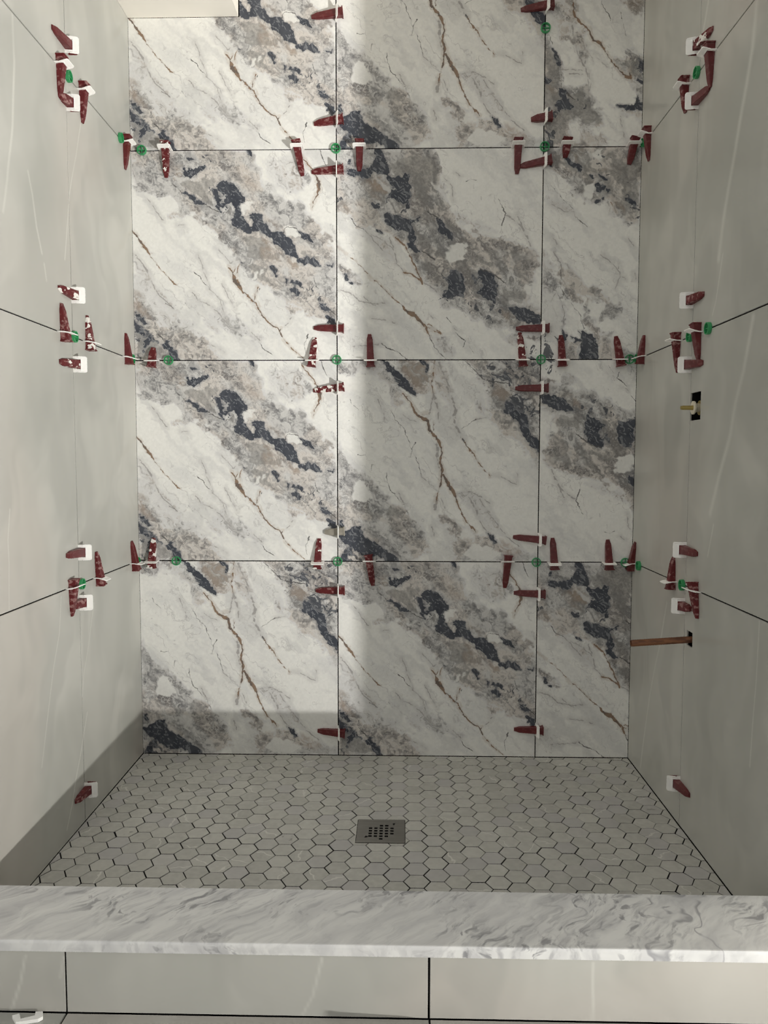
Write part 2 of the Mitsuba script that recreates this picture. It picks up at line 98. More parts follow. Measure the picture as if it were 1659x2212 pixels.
STONE_VEINS = [[[7,705,1822,703,1730,721,1598,748,1480,774,1410],[4,364,1757,400,1659,432,1592,448,1552,459,1494,484,1389],[6,658,1528,640,1485,626,1422,605,1372],[3,785,814,795,752,793,704,799,612],[3,556,594,574,509,605,442,638,344,677,233],[3,358,542,400,448,435,377,447,320],[4,421,271,466,187,498,136,524,81,559,31],[5,595,1351,586,1317]],[[14,729,1820,715,1738,678,1649,635,1541,595,1440,574,1359],[4,596,1363,566,1268,550,1241],[13,754,1199,718,1096,687,1035,667,971,610,870,573,795],[5,592,770,564,696],[7,306,540,255,402,189,252,122,22],[3,823,600,818,480,805,301],[9,476,1964,448,1908]],[[4,678,186,663,119,641,75],[4,1127,185,1126,114,1123,73],[4,175,182,165,133,148,79],[4,242,181,234,145]]]
HEX0 = (.752, -.710)
BROKEN = [(.172,-1.132),(.158,-1.117),(.168,-1.112),(.176,-1.124),(.196,-1.116),(.193,-1.107),(.205,-1.1065),(.2105,-1.118),(.205,-1.124)]


# ------------------------------------------------------------------ tables of distances to the traced print outlines
def inside(poly, X, Y):
    p = np.asarray(poly, float); r = np.zeros(X.shape, bool); j = len(p) - 1
    for i in range(len(p)):
        (xi, yi), (xj, yj) = p[i], p[j]
        if yi != yj:
            r ^= ((yi > Y) != (yj > Y)) & (X < (xj - xi) * (Y - yi) / (yj - yi) + xi)
        j = i
    return r
def seg_dist(a, b, X, Y):
    d = b - a; L = max(float(d @ d), 1e-12)
    t = np.clip(((X - a[0]) * d[0] + (Y - a[1]) * d[1]) / L, 0, 1)
    return np.hypot(X - a[0] - t * d[0], Y - a[1] - t * d[1]), t
def windowed(N, pts, pad):
    lo = np.clip(((pts.min(0) - pad) * (N - 1)).astype(int), 0, N - 1); hi = np.clip(((pts.max(0) + pad) * (N - 1)).astype(int) + 2, 1, N)
    return slice(lo[1], hi[1]), slice(lo[0], hi[0])
def poly_sd(polys, N, far=0.05):
    g = np.linspace(0, 1, N); X, Y = np.meshgrid(g, g); out = np.full((N, N), far)
    for p in polys:
        p = np.array(p, float).reshape(-1, 2) / 1000; s = windowed(N, p, far); x, y = X[s], Y[s]
        d = np.full(x.shape, far)
        for i in range(len(p)):
            d = np.minimum(d, seg_dist(p[i - 1], p[i], x, y)[0])
        out[s] = np.minimum(out[s], np.where(inside(p, x, y), -d, d))
    return out
def vein_sd(veins, N, far=0.03):
    g = np.linspace(0, 1, N); X, Y = np.meshgrid(g, g); out = np.full((N, N), far)
    for v in veins:
        v = np.array(v, float).reshape(-1, 3); p, w = v[:, :2] / 1000, v[:, 2] / 10000
        for i in range(len(p) - 1):
            s = windowed(N, p[i:i + 2], far); d, t = seg_dist(p[i], p[i + 1], X[s], Y[s])
            out[s] = np.minimum(out[s], d - 0.5 * (w[i] * (1 - t) + w[i + 1] * t))
    return out
def soft(regions, N, blur):
    g = np.linspace(0, 1, N); X, Y = np.meshgrid(g, g); out = np.zeros((N, N))
    for r in regions:
        p = np.array(r[1:], float).reshape(-1, 2) / 1000; d = np.full((N, N), 1.0)
        for i in range(len(p)):
            d = np.minimum(d, seg_dist(p[i - 1], p[i], X, Y)[0])
        d = np.where(inside(p, X, Y), d, -d)
        out = np.maximum(out, r[0] / 100 * np.clip(0.5 + d / (2 * blur), 0, 1))
    return out
FACES, NS, NG = 'ABCDE', 640, 160
sharp = np.stack([np.stack([poly_sd(MARBLE[k]['D'], NS), vein_sd(MARBLE[k]['VB'], NS), vein_sd(MARBLE[k]['VD'], NS), vein_sd(MARBLE[k]['VG'], NS)], -1) for k in FACES])
broad = np.stack([np.stack([soft(MARBLE[k]['G'], NG, .02), soft(MARBLE[k]['M'], NG, .03), soft(MARBLE[k]['T'], NG, .02), poly_sd(MARBLE[k]['W'], NG)], -1) for k in FACES])
SHARP, BROAD = mi.Float(sharp.astype(np.float32).ravel()), mi.Float(broad.astype(np.float32).ravel())
SX, SY, SSTEP = 480, 1280, 0.0022
stone = np.zeros((3, SY, SX), np.float32)
for k, sheet in enumerate(STONE_VEINS):
    X, Y = np.meshgrid(np.arange(SX) * SSTEP * (2.0 if k == 2 else 1), np.arange(SY) * SSTEP)
    for v in sheet:
        p = np.array(v[1:], float).reshape(-1, 2) / 1000; w = v[0] / 1000
        for i in range(len(p) - 1):
            d, t = seg_dist(p[i], p[i + 1], X, Y); stone[k] = np.maximum(stone[k], np.clip(1.15 - d / (0.85 * w), 0, 1) ** 1.2)
STONE = mi.Float(stone.ravel())
def look4(table, n, face, u, v):
    x, y = dr.clip(u, 0, 1) * (n - 1), dr.clip(v, 0, 1) * (n - 1)
    xi, yi = dr.minimum(dr.floor(x), n - 2), dr.minimum(dr.floor(y), n - 2)
    fx, fy = x - xi, y - yi
    at = mi.UInt32((face * n + yi) * n + xi)
    g = lambda o: dr.gather(mi.Vector4f, table, at + o)
    return (g(0) * (1 - fx) + g(1) * fx) * (1 - fy) + (g(n) * (1 - fx) + g(n + 1) * fx) * fy

# ------------------------------------------------------------------ materials
def ridge(x):
    return 1 - dr.abs(2 * x - 1)
def marble(p, n, uv):
    """Porcelain print: uv = (2 * face + u, v) in units of one tile."""
    face = dr.floor(uv.x * 0.5); u, v = uv.x - 2 * face, uv.y; o = face * 13.7
    a, b = u * .68 + v * .733, u * .733 - v * .68                      # along and across the bands
    n1, n2 = fbm(u * 22 + o, v * 22, 1, octaves=3) - .5, fbm(u * 22 + o, v * 22, 9, octaves=3) - .5
    f1, f2 = fbm(u * 85 + o, v * 85, 3, octaves=3) - .5, fbm(u * 85 + o, v * 85, 6, octaves=3) - .5
    s = look4(SHARP, NS, face, u + n1 * .010 + f1 * .009, v + n2 * .010 + f2 * .009)
    q = look4(BROAD, NG, face, u + n1 * .05 + f1 * .012, v + n2 * .05 + f2 * .012)
    gd = q.x
    big = fbm(a * 6 + n1 * 1.2 + o, b * 13 + n2 * 1.2, 5, octaves=3) - .5       # streaky patches
    mid = fbm(a * 14 + n1 * 3 + o, b * 46 + n2 * 3, 7, octaves=5) - .5
    fine = fbm(u * 120 + o, v * 120, 8, octaves=2) - .5
    c = mix((.824, .819, .790), (.68, .68, .675), smoothstep(.0, .28, fbm(a * 4 + o, b * 9, 2, octaves=4) - .5 + mid * .35) * .6)
    hair = ridge(fbm(a * 4.5 + n1 * 1.6 + o, b * 21 + n2 * 1.6, 4, octaves=4))
    wisp = smoothstep(.52, .74, fbm(a * 5 + n1 + o, b * 19 + n2, 31, octaves=4))
    c = mix(c, (.60, .598, .595), wisp * .5)
    c = mix(c, (.47, .46, .455), smoothstep(.95, 1, hair) * smoothstep(.36, .58, fbm(a * 5 + o, b * 7, 17, octaves=2)) * .5)
    # grey brecciated bands: pale wash, clumps, white filaments
    wash = smoothstep(.04, .34, gd + big * .35 + mid * .25) * smoothstep(.0, .06, gd)
    c = mix(c, (.66, .655, .66), wash * .75)
    d1, d2, r = voronoi(a * 11 + n1 * 7 + f1 * 2 + o, b * 27 + n2 * 7 + f2 * 2)
    tone = dr.clip(.42 + (r - .5) * .75 + big * 1.5 + mid * 1.5 + fine * .6 + (gd - .75) * 1.1, 0, 1)
    rock = mix((.60, .59, .58), (.195, .192, .198), tone)
    warm = smoothstep(.42, .62, fbm(a * 8 + o + 5, b * 12, 27, octaves=3))
    rock = mix(rock, rock * mi.Color3f(1.03, .985, .945), warm)
    flat = smoothstep(.84, .90, gd + mid * .16)
    rock = mix(rock, mix((.36, .35, .335), (.20, .193, .19), dr.clip(.35 + mid * 1.1 + big * .8 + fine * .8, 0, 1)), flat * .66)
    rockm = smoothstep(.25, .47, gd + big * .5 + mid * .7 + (r - .5) * .25) * smoothstep(.02, .2, gd)
    c = mix(c, rock, rockm)
    web = smoothstep(.93, 1, ridge(fbm(a * 15 + n1 * 5 + o, b * 52 + n2 * 5, 11, octaves=4))) + smoothstep(.10, .0, d2 - d1) * smoothstep(-.05, .2, mid) * .8
    c = mix(c, (.76, .755, .74), dr.clip(web, 0, 1) * rockm * (.55 - .42 * flat))
    c = mix(c, (.40, .305, .235), dr.clip(q.z * smoothstep(-.12, .18, mid + big * .5 + .06), 0, 1) * .72)
    c = mix(c, (.815, .81, .785), smoothstep(.010, -.004, q.w + f1 * .016 + n1 * .012) * .85)
    # soft grey veins, dark cracks, navy mineral patches, rust veins
    brk = fbm(u * 60 + o, v * 60, 15, octaves=2)
    c = mix(c, (.57, .56, .55), smoothstep(.022, .0, s.w + mid * .03) * .45)
    c = mix(c, (.30, .285, .28), smoothstep(.0026, -.0014, s.w + mid * .004) * smoothstep(.25, .5, brk) * .75)
    vein = fbm(a * 40 + n1 * 4 + o, b * 56 + n2 * 4, 21, octaves=4)
    mot = smoothstep(.0, .10, q.y) * smoothstep(.48, .525, vein + (q.y - .62) * .5)
    navy = mix((.036, .042, .058), (.088, .095, .114), fbm(u * 30 + o, v * 30, 16, octaves=3))
    navy = mix(navy, (.30, .31, .33), smoothstep(.60, .66, fbm(a * 85 + n1 * 5 + o, b * 150 + n2 * 5, 18, octaves=3)) * .5)
    c = mix(c, navy, mot * .9)
    edge = (fbm(u * 62 + o, v * 62, 19, octaves=3) - .5) * .022 - .0018
    c = mix(c, (.25, .25, .265), smoothstep(.012, .002, s.x + edge) * .45)
    c = mix(c, navy, smoothstep(.0014, -.0010, s.x + edge))
    c = mix(c, (.10, .095, .095), smoothstep(.0006, -.0014, s.z + (brk - .5) * .003) * .9)
    c = mix(c, (.50, .435, .38), smoothstep(.010, .0, s.y + mid * .03) * .4)
    rust = mix((.235, .15, .095), (.12, .085, .066), smoothstep(.35, .65, brk))
    c = mix(c, rust, smoothstep(.0004, -.0016, s.y + (brk - .5) * .007 + f2 * .004) * .92)
    return c * (1 + .10 * fine)

def greige(p, n, uv):
    """Grey polished porcelain: uv = (4 * sheet + s, t) in metres; sheets 0 to 2 carry the traced veins, later ones only clouds."""
    sheet = dr.floor(uv.x * .25); s, t = uv.x - 4 * sheet, uv.y; o = sheet * 7.31
    w = fbm(s * 6 + o, t * 6, 1, octaves=2) - .5
    cloud = fbm(s * 5 + w + o, t * 2.4 + w, 3, octaves=4)
    c = mix((.425, .427, .395), (.52, .516, .48), smoothstep(.28, .72, cloud))
    c = mix(c, (.515, .472, .432), smoothstep(.52, .75, fbm(s * 2.2 + o, t * 1.5, 8, octaves=2)) * .5)
    c = mix(c, (.375, .375, .350), smoothstep(.52, .72, fbm(s * 8 + w + o, t * 4 + w, 13, octaves=3)) * .35)
    c = mix(c, (.565, .56, .525), smoothstep(.55, .8, fbm(s * 6 + t * 1.2 + o, t * 1.2 + w, 17, octaves=3)) * .22)
    step = dr.select(sheet == 2, SSTEP * 2, SSTEP)
    x, y = dr.clip((s + w * .012) / step, 0, SX - 2), dr.clip(t / SSTEP, 0, SY - 2); xi, yi = dr.floor(x), dr.floor(y); fx, fy = x - xi, y - yi
    at = mi.UInt32(dr.minimum(sheet, 2) * (SX * SY) + yi * SX + xi)
    g = lambda k: dr.gather(mi.Float, STONE, at + k)
    vn = (g(0) * (1 - fx) + g(1) * fx) * (1 - fy) + (g(SX) * (1 - fx) + g(SX + 1) * fx) * fy
    vn = vn * (.55 + .9 * (fbm(s * 14 + o, t * 9, 19, octaves=2) - .2))
    vn = dr.select(sheet < 3, vn, smoothstep(.96, 1, 1 - dr.abs(2 * fbm(s * 2 + o, t * .8, 23, octaves=2) - 1)) * .4)
    return mix(c, (.69, .685, .64), dr.clip(vn, 0, 1) * .5)

def hexstone(p, n, uv):
    """Small hexagon mosaic: the whole part of uv is the piece's number, the rest the place on it (one unit = 0.1 m)."""
    k = dr.floor(uv.x); x, y = uv.x - k - .5, uv.y - .5
    r1, r2, r3 = cell_rand(k, 1), cell_rand(k, 2), cell_rand(k, 3)
    c = mix((.425, .422, .392), (.525, .520, .485), r1 * .75 + (fbm(x * 9 + k * 3.1, y * 9, 2, octaves=3) - .5) * .9 + .1)
    c = mix(c, (.44, .43, .435), smoothstep(.7, .9, r3) * .6)
    ang = r3 * 6.283
    d = dr.abs(x * dr.cos(ang) + y * dr.sin(ang) + (r1 - .5) * .3 + (fbm(x * 7 + k, y * 7, 4, octaves=2) - .5) * .16)
    c = mix(c, (.70, .69, .65), dr.select(r2 < .10, smoothstep(.022, .008, d) * .6, 0))
    return mix(c, (.19, .19, .17), dr.select(r2 > .975, smoothstep(.66, .80, fbm(x * 9 + k, y * 9, 6, octaves=2)) * .6, 0))

def carrara(p, n, uv):
    a, b = p.x * .67 + p.y * .74, p.x * .74 - p.y * .67                # streaks run from lower left to upper right
    w = fbm(p.x * 16, p.y * 16, p.z * 16, octaves=3) - .5
    c = mix((.76, .76, .75), (.60, .60, .605), smoothstep(.32, .72, fbm(a * 9 + w, b * 38 + w * 2, p.z * 12, octaves=4)))
    where = smoothstep(.28, .58, fbm(p.x * 6 + 3, p.y * 12, p.z * 8, octaves=2))
    st = fbm(a * 27 + w * 2, b * 125 + w * 4, p.z * 40, octaves=4)
    c = mix(c, (.42, .42, .43), smoothstep(.44, .72, st) * (.3 + .7 * where) * .75)
    blot = fbm(a * 38 + w * 6, b * 95 + w * 9, p.z * 60 + 5, octaves=4)
    c = mix(c, (.22, .22, .235), smoothstep(.56, .72, blot) * (.12 + .88 * where) * .75)
    right_end = smoothstep(.95, 1.25, p.x)
    cross = 1 - dr.abs(2 * fbm(p.x * 13 + w * 2.5, p.y * 5 + w, p.z * 3 + 8, octaves=3) - 1)
    return mix(c, (.27, .27, .29), smoothstep(.95, 1, cross) * right_end * smoothstep(.40, .6, fbm(p.x * 30, p.y * 30, 3, octaves=2)) * .75)

def wedge_colour(dust, white):
    def f(p, n, uv):
        k = uv.x
        base = mix((.130, .0145, .0165), (.082, .0095, .0115), fbm(p.x * 90, p.y * 90, p.z * 90, octaves=2))
        base = mix(base, (.36, .21, .20), smoothstep(.50, .74, fbm(p.x * 130 + k, p.y * 130, p.z * 130, octaves=3)) * dust)
        return mix(base, (.80, .78, .74), smoothstep(1 - white, 1.03 - white, fbm(p.x * 75 + k * 3, p.y * 75, p.z * 75, octaves=4))) if white else base
    return f
def principled(key, colour, rough, **kw):
    scene[key] = {'type': 'twosided', 'bsdf': {'type': 'principled', 'base_color': proc(colour) if callable(colour) else {'type': 'rgb', 'value': list(colour)}, 'roughness': rough, **kw}}
principled('m_marble', marble, .38, specular=.35)
principled('m_greige', greige, .17, specular=.17)
principled('m_hex', hexstone, .42, specular=.3)
principled('m_carrara', carrara, .34, specular=.4)
principled('m_joint', (.012, .012, .012), .95, specular=.05)
principled('m_thinset', (.30, .29, .27), .9, specular=.1)
principled('m_drywall', lambda p, n, uv: mix((.74, .705, .645), (.81, .78, .72), fbm(p.x * 6, p.y * 6, p.z * 6, octaves=3)), .8, specular=.15)
principled('m_white', (.94, .935, .91), .35, specular=.4)
principled('m_wedge_clean', wedge_colour(.15, 0), .33, specular=.45)
principled('m_wedge_dusty', wedge_colour(.75, 0), .5, specular=.3)
principled('m_wedge_mortar', wedge_colour(.45, .41), .5, specular=.3)
principled('m_wedge_grey', lambda p, n, uv: mix((.36, .34, .29), (.24, .22, .19), fbm(p.x * 120, p.y * 120, p.z * 120, octaves=3)), .8, specular=.1)
principled('m_green', (.035, .28, .10), .35, specular=.45)
principled('m_steel', lambda p, n, uv: mix((.22, .212, .195), (.28, .27, .25), fbm(p.x * 30, p.y * 400, 1, octaves=2)), .38, metallic=.85)
principled('m_dark', (.018, .018, .018), .8, specular=.1)
principled('m_copper', lambda p, n, uv: mix((.27, .120, .062), (.14, .062, .038), smoothstep(.35, .65, fbm(p.x * 40, p.y * 90, p.z * 90, octaves=3))), .45, metallic=.4)
principled('m_brass', (.46, .36, .13), .35, metallic=.7)
principled('m_collar', (.62, .58, .47), .5)
principled('m_wood', lambda p, n, uv: mix((.42, .34, .25), (.30, .24, .17), fbm(p.x * 20, p.y * 20, p.z * 5, octaves=3)), .8, specular=.1)
principled('m_mortar', (.78, .765, .73), .8, specular=.15)

# ------------------------------------------------------------------ helpers
used = {}
def key(name, parent=None):
    full = f'{parent}__{name}' if parent else name
    k = used.get(full, 0); used[full] = k + 1
    return full if k == 0 else f'{full}_{k:03d}'
def put(name, mesh, mat, parent=None, label=None, smooth=False, uv=None, **more):
    k = key(name, parent); scene[k] = ply(mesh, mat, smooth=smooth, uv=uv, **more)
    if label: labels[k] = {'label': label}
    return k
def thing(name, label, cat, group=None):
    k = key(name); labels[k] = {'label': label, 'category': cat, **({'group': group} if group else {})}; return k
def structure(name, label=None):
    k = key(name); labels[k] = {'kind': 'structure', **({'label': label} if label else {})}; return k
def frame(origin, ex, ey, ez):
    m = np.eye(4); m[:3, 0], m[:3, 1], m[:3, 2], m[:3, 3] = ex, ey, ez, origin; return m
def box(lo, hi, bevel=0.0):
    lo, hi = np.array(lo, float), np.array(hi, float)
    if not bevel:
        return trimesh.creation.box(bounds=[lo, hi])
    pts = [np.where(c, hi - off, lo + off) for c in np.ndindex(2, 2, 2) for off in (bevel * np.array(t) for t in ((1, 1, 0), (1, 0, 1), (0, 1, 1)))]
    return trimesh.convex.convex_hull(np.array(pts))
def extrude(poly, h):
    parts = [trimesh.creation.extrude_polygon(g, h, engine='earcut') for g in getattr(poly, 'geoms', [poly])]
    return trimesh.util.concatenate(parts) if len(parts) > 1 else parts[0]
def slab(poly, ex, ey, ez, origin, thick, uvfn, bevel=.0005):
    """A tile: poly in local metres (ex, ey), its face at origin, thickness along -ez, an arris of 'bevel'; with uv."""
    inner = poly.buffer(-bevel, join_style=2); rings = lambda g: [np.array(r.coords)[:-1] for r in (g.exterior, *g.interiors)]
    v, f = [], []
    m = trimesh.creation.triangulate_polygon(inner, engine='earcut')
    base = 0; v2, f2 = m; v += [(x, y, 0) for x, y in v2]; f += [tuple(t) for t in f2]; base = len(v)
    for ri, ro in zip(rings(inner), rings(poly)):
        if len(ri) != len(ro):
            ro = ri
        else:
            j = np.argmin(np.hypot(*(ro - ri[0]).T)); ro = np.roll(ro, -j, 0)
        n = len(ri); base = len(v)
        v += [(x, y, 0) for x, y in ri] + [(x, y, -bevel) for x, y in ro] + [(x, y, -thick) for x, y in ro]
        for i in range(n):
            k = (i + 1) % n
            for s in (0, n):
                f += [(base + s + i, base + s + n + i, base + s + n + k), (base + s + i, base + s + n + k, base + s + k)]
    v = np.array(v); uv = np.array([uvfn(x, y) for x, y in v[:, :2]])
    w = np.asarray(origin) + v[:, :1] * np.asarray(ex) + v[:, 1:2] * np.asarray(ey) + v[:, 2:] * np.asarray(ez)
    t = trimesh.Trimesh(w, np.array(f), process=False)
    return t, uv
X, Y, Z = np.eye(3)

# ------------------------------------------------------------------ back wall: marble-look slabs
WB = structure('wall_back', 'back wall of the shower tiled in marble look porcelain with navy and grey bands')
put('backing', box((-.02, THICK - .0006, -.02), (W + .02, .11, 2.46)), 'm_joint', WB)
SOFX, SOFZ = 0.326, 2.206
def marble_tile(c, r, face, turn=False, label=None):
    x0, x1, z0, z1 = XJ[c], XJ[c + 1], ZJ[r], ZJ[r + 1]
    g = GAP / 2
    poly = sbox(x0 + (g if c else 0), z0 + (g if r else .0008), x1 - (g if c < 2 else .0006), z1 - g)
    if c == 0 and r == 3:
        poly = poly.difference(sbox(-1, SOFZ - .0005, SOFX + .0025, 9))
    k = FACES.index(face)
    def uvfn(x, z):
        u, v = (x - x0) / (TILE + .0014), (ZJ[r + 1] - z) / (ZJ[r + 1] - ZJ[r])
        if turn: u, v = 1 - u, 1 - v
        return 2 * k + min(max(u, 0), 1.0), v
    t, uv = slab(poly, X, Z, -Y, (0, 0, 0), THICK, uvfn)
    put('tile', t, 'm_marble', WB, label, uv=uv)
for c, r, face, turn in ((0, 3, 'A', 0), (0, 2, 'A', 0), (0, 1, 'A', 0), (0, 0, 'B', 0), (1, 3, 'B', 0), (1, 2, 'C', 0), (1, 1, 'B', 0), (1, 0, 'A', 0), (2, 3, 'E', 0), (2, 2, 'D', 0), (2, 1, 'C', 1), (2, 0, 'C', 0)):
    marble_tile(c, r, face, turn)

# ------------------------------------------------------------------ side walls: grey polished slabs
SPLAY_L, SPLAY_R = -.0115, -.0021                                        # the walls open a little towards the room
nL = np.array([1, -SPLAY_L, 0]) / math.hypot(1, SPLAY_L); tL = np.array([SPLAY_L, 1, 0]) / math.hypot(1, SPLAY_L)
nR = np.array([-1, SPLAY_R, 0]) / math.hypot(1, SPLAY_R); tR = np.array([SPLAY_R, 1, 0]) / math.hypot(1, SPLAY_R)
VALVE = (-.4975, -.4365, 1.0105, 1.0755); PIPE = (-.4875, -.4525, .4640, .5000)
def side_wall(name, lab, origin, n, t, yj, sheet, holes=()):
    k = structure(name, lab)
    back = sbox(YEND, -.02, .02, 2.46)
    for y0, y1, z0, z1 in holes:
        back = back.difference(sbox(y0 - .004, z0 - .004, y1 + .004, z1 + .004))
    m = extrude(back, .10); m.apply_transform(frame(np.array(origin) - n * .1034, t, Z, n)); put('backing', m, 'm_joint', k)
    for c, (y0, y1) in enumerate(((yj, -.0006), (YEND, yj))):
        for r in range(4):
            g = GAP / 2 * .75
            poly = sbox(y0 + (g if c == 0 else 0), ZJ[r] + (GAP / 2 if r else .0008), y1 - (g if c == 1 else 0), ZJ[r + 1] - GAP / 2)
            for a0, a1, b0, b1 in holes:
                poly = poly.difference(sbox(a0, b0, a1, b1))
            s, uv = slab(poly, t, Z, n, origin, THICK, lambda a, b: (4 * sheet - a, b))
            if np.dot(np.cross(t, Z), n) < 0: s.invert()
            put('tile', s, 'm_greige', k, uv=uv)
    return k
WL = side_wall('wall_left', 'left shower wall of light grey polished tiles', (0, 0, 0), nL, tL, YL, 0)
WR = side_wall('wall_right', 'right shower wall of grey polished tiles with pipe holes', (W, 0, 0), nR, tR, YR, 1, (VALVE, PIPE))
cav = lambda b, d: trimesh.util.concatenate([box((W + .012, b[0] - .03, b[2] - .03), (W + d + .01, b[0] - .0045, b[3] + .03)), box((W + .012, b[1] + .0045, b[2] - .03), (W + d + .01, b[1] + .03, b[3] + .03)),
    box((W + .012, b[0] - .0045, b[2] - .03), (W + d + .01, b[1] + .0045, b[2] - .0045)), box((W + .012, b[0] - .0045, b[3] + .0045), (W + d + .01, b[1] + .0045, b[3] + .03)), box((W + d, b[0] - .03, b[2] - .03), (W + d + .01, b[1] + .03, b[3] + .03))])
put('valve_recess', cav(VALVE, .085), 'm_wood', WR, 'dark square hole in the wall tile')
put('pipe_recess', cav(PIPE, .085), 'm_dark', WR, 'small dark hole around the copper pipe')

# walls beside the opening, ceiling, soffit
put('end_trim', box((W + .0022, YEND - .0055, CURB_Z + .0005), (W + .125, YEND - .0003, 2.46)), 'm_drywall', WR, 'cream wall end')
put('end_trim', box((-.125, YEND - .0055, CURB_Z + .0005), (.0102, YEND - .0003, 2.46)), 'm_drywall', WL, 'cream wall end')
k = structure('wall_front_left'); put('panel', box((-1.4, YEND, -.02), (-.125, YEND + .09, 2.56)), 'm_drywall', k)
k = structure('wall_front_right'); put('panel', box((W + .125, YEND, -.02), (3.6, YEND + .09, 2.56)), 'm_drywall', k)
k = structure('ceiling', 'plain cream ceiling above the shower'); put('panel', box((-.13, YEND, 2.4615), (W + .13, .12, 2.56)), 'm_drywall', k)
k = structure('ceiling_soffit', 'cream drywall soffit in the upper left corner'); m = extrude(Polygon([(.0006, -.0006), (SOFX, -.0006), (SOFX, -.42), (.0056, -.42)]), 2.4605 - SOFZ); m.apply_translation((0, 0, SOFZ)); put('panel', m, 'm_drywall', k)

# ------------------------------------------------------------------ shower floor: hexagon mosaic
FL = structure('floor', 'shower floor of small grey hexagon mosaic tiles with dark joints')
DRX, DRY, DRH = .7565, -.4855, .0590
put('bed', box((-.02, CURB_BACK - .01, -.03), (W + .03, .02, -.0017)).difference(box((DRX - .048, DRY - .048, -.1), (DRX + .048, DRY + .048, .1)), engine='manifold'), 'm_joint', FL)
PITCH_H = .0514; S = PITCH_H / math.sqrt(3); CX, CY = HEX0
area = Polygon([(.0016, -.0016), (W - .0016, -.0016), (W + .0002, CURB_BACK + .0015), (.0106, CURB_BACK + .0015)])
hole = sbox(DRX - DRH - .0012, DRY - DRH - .0012, DRX + DRH + .0012, DRY + DRH + .0012)
rng = np.random.default_rng(5); cells = []
for i in range(-20, 21):
    for j in range(-20, 22):
        cx, cy = CX + i * 1.5 * S, CY + (j + .5 * (i % 2)) * PITCH_H
        if not area.buffer(.05).contains(Point(cx, cy)): continue
        r = S - .0011 / math.cos(math.pi / 6) * rng.uniform(.7, 1.3)
        jx, jy, jr = rng.uniform(-.0006, .0006, 2).tolist() + [rng.uniform(-.012, .012)]
        h = Polygon([(cx + jx + r * math.cos(math.pi / 3 * q + jr), cy + jy + r * math.sin(math.pi / 3 * q + jr)) for q in range(6)])
        h = h.intersection(area).difference(hole)
        d = np.linalg.norm(np.array([cx, cy, 0]) - CAM); dz = rng.uniform(-.0003, .0003)
        for piece in getattr(h, 'geoms', [h]):
            if piece.area > 4e-6: cells.append((piece.area / d ** 2, cx, cy, piece, dz))
cells.sort(key=lambda t: -t[0]); rest = []
for q, (_, cx, cy, h, dz) in enumerate(cells):
    t, uv = slab(h, X, Y, Z, (0, 0, -.0005 + dz), .0013, lambda x, y: (q + .5 + (x - cx) * 10, .5 + (y - cy) * 10), .0004)
    if q < 299: put('hex_tile', t, 'm_hex', FL, uv=uv)
    else: rest.append((t, uv))
t = trimesh.util.concatenate([a for a, _ in rest]); k = put('hex_tile_field', t, 'm_hex', FL, 'smaller looking hexagon tiles along the walls', uv=np.vstack([b for _, b in rest])); labels[k]['kind'] = 'stuff'

# drain
DR = thing('floor_drain', 'square brushed steel drain grate set in the hexagon floor', 'drain')
plate = sbox(-DRH, -DRH, DRH, DRH)
for row, cols in enumerate(((3, 2), (0, 1, 2, 3, 4), (0, 1, 2, 3, 4), (0, 1, 2, 3, 4), (0, 1, 2, 3), (2,))):
    for c in cols:
        x, y = (c - 2) * .0133 + .0006, .0265 - row * .0134
        plate = plate.difference(sbox(x - .0041, y - .0040, x + .0041, y + .0040))
m = extrude(plate, .0022); m.apply_translation((DRX, DRY, -.0014)); put('grate', m, 'm_steel', DR)
m = trimesh.creation.annulus(.036, .046, .07, sections=32); m.apply_translation((DRX, DRY, -.04)); b = trimesh.creation.cylinder(.046, .01, sections=32); b.apply_translation((DRX, DRY, -.078))
put('drain_body', trimesh.util.concatenate([m, b]), 'm_dark', DR, 'dark drain bowl under the grate')
for q, (x, y, a, lab) in enumerate(((-.036, -.031, .4, 'dark triangular plastic chip on the near left of the drain grate'), (.031, .034, 1.1, 'dark chip of debris on the far right of the drain grate'))):
    m = extrude(Polygon([(-.004, -.002), (.0045, -.0015), (.001, .003)]), .0012); m.apply_transform(trimesh.transformations.rotation_matrix(a, Z)); m.apply_translation((DRX + x, DRY + y, .0009))
    k = put('debris_chip', m, 'm_dark'); labels[k] = {'label': lab, 'category': 'debris'}

# ------------------------------------------------------------------ curb
CB = thing('shower_curb', 'shower curb with grey veined white marble cap across the front', 'curb')
FACE = CURB_FRONT + .005
put('core', box((-.12, FACE + .0034, BATH_Z - .02), (W + .12, CURB_BACK - .006, CURB_Z - .021)), 'm_joint', CB)
prof = Polygon([(CURB_BACK, CURB_Z - .02), (CURB_BACK, CURB_Z - .0015), (CURB_BACK - .0015, CURB_Z), (CURB_FRONT + .004, CURB_Z), (CURB_FRONT + .0016, CURB_Z - .0012), (CURB_FRONT + .0003, CURB_Z - .004), (CURB_FRONT, CURB_Z - .007), (CURB_FRONT + .0008, CURB_Z - .02)])
m = extrude(prof, W + .20); m.apply_transform(frame((-.10, 0, 0), Y, Z, X)); put('marble_cap', m, 'm_carrara', CB, 'white marble cap with smoky grey streaks', smooth=35)
for x0, x1 in ((-.10, .2425 - .0015), (.2425 + .0015, .8535 - .0018), (.8535 + .0018, W + .10)):
    t, uv = slab(sbox(x0, BATH_Z + .0012, x1, CURB_Z - .0205), X, Z, -Y, (0, FACE, 0), .004, lambda x, z: (8 + x, z + .1))
    put('face_tile', t, 'm_greige', CB, uv=uv)
t, uv = slab(sbox(.0, -.004, W, CURB_Z - .0205), -X, Z, Y, (W, CURB_BACK - .004, 0), .004, lambda x, z: (12 + x, z)); put('back_tile', t, 'm_greige', CB, uv=uv)

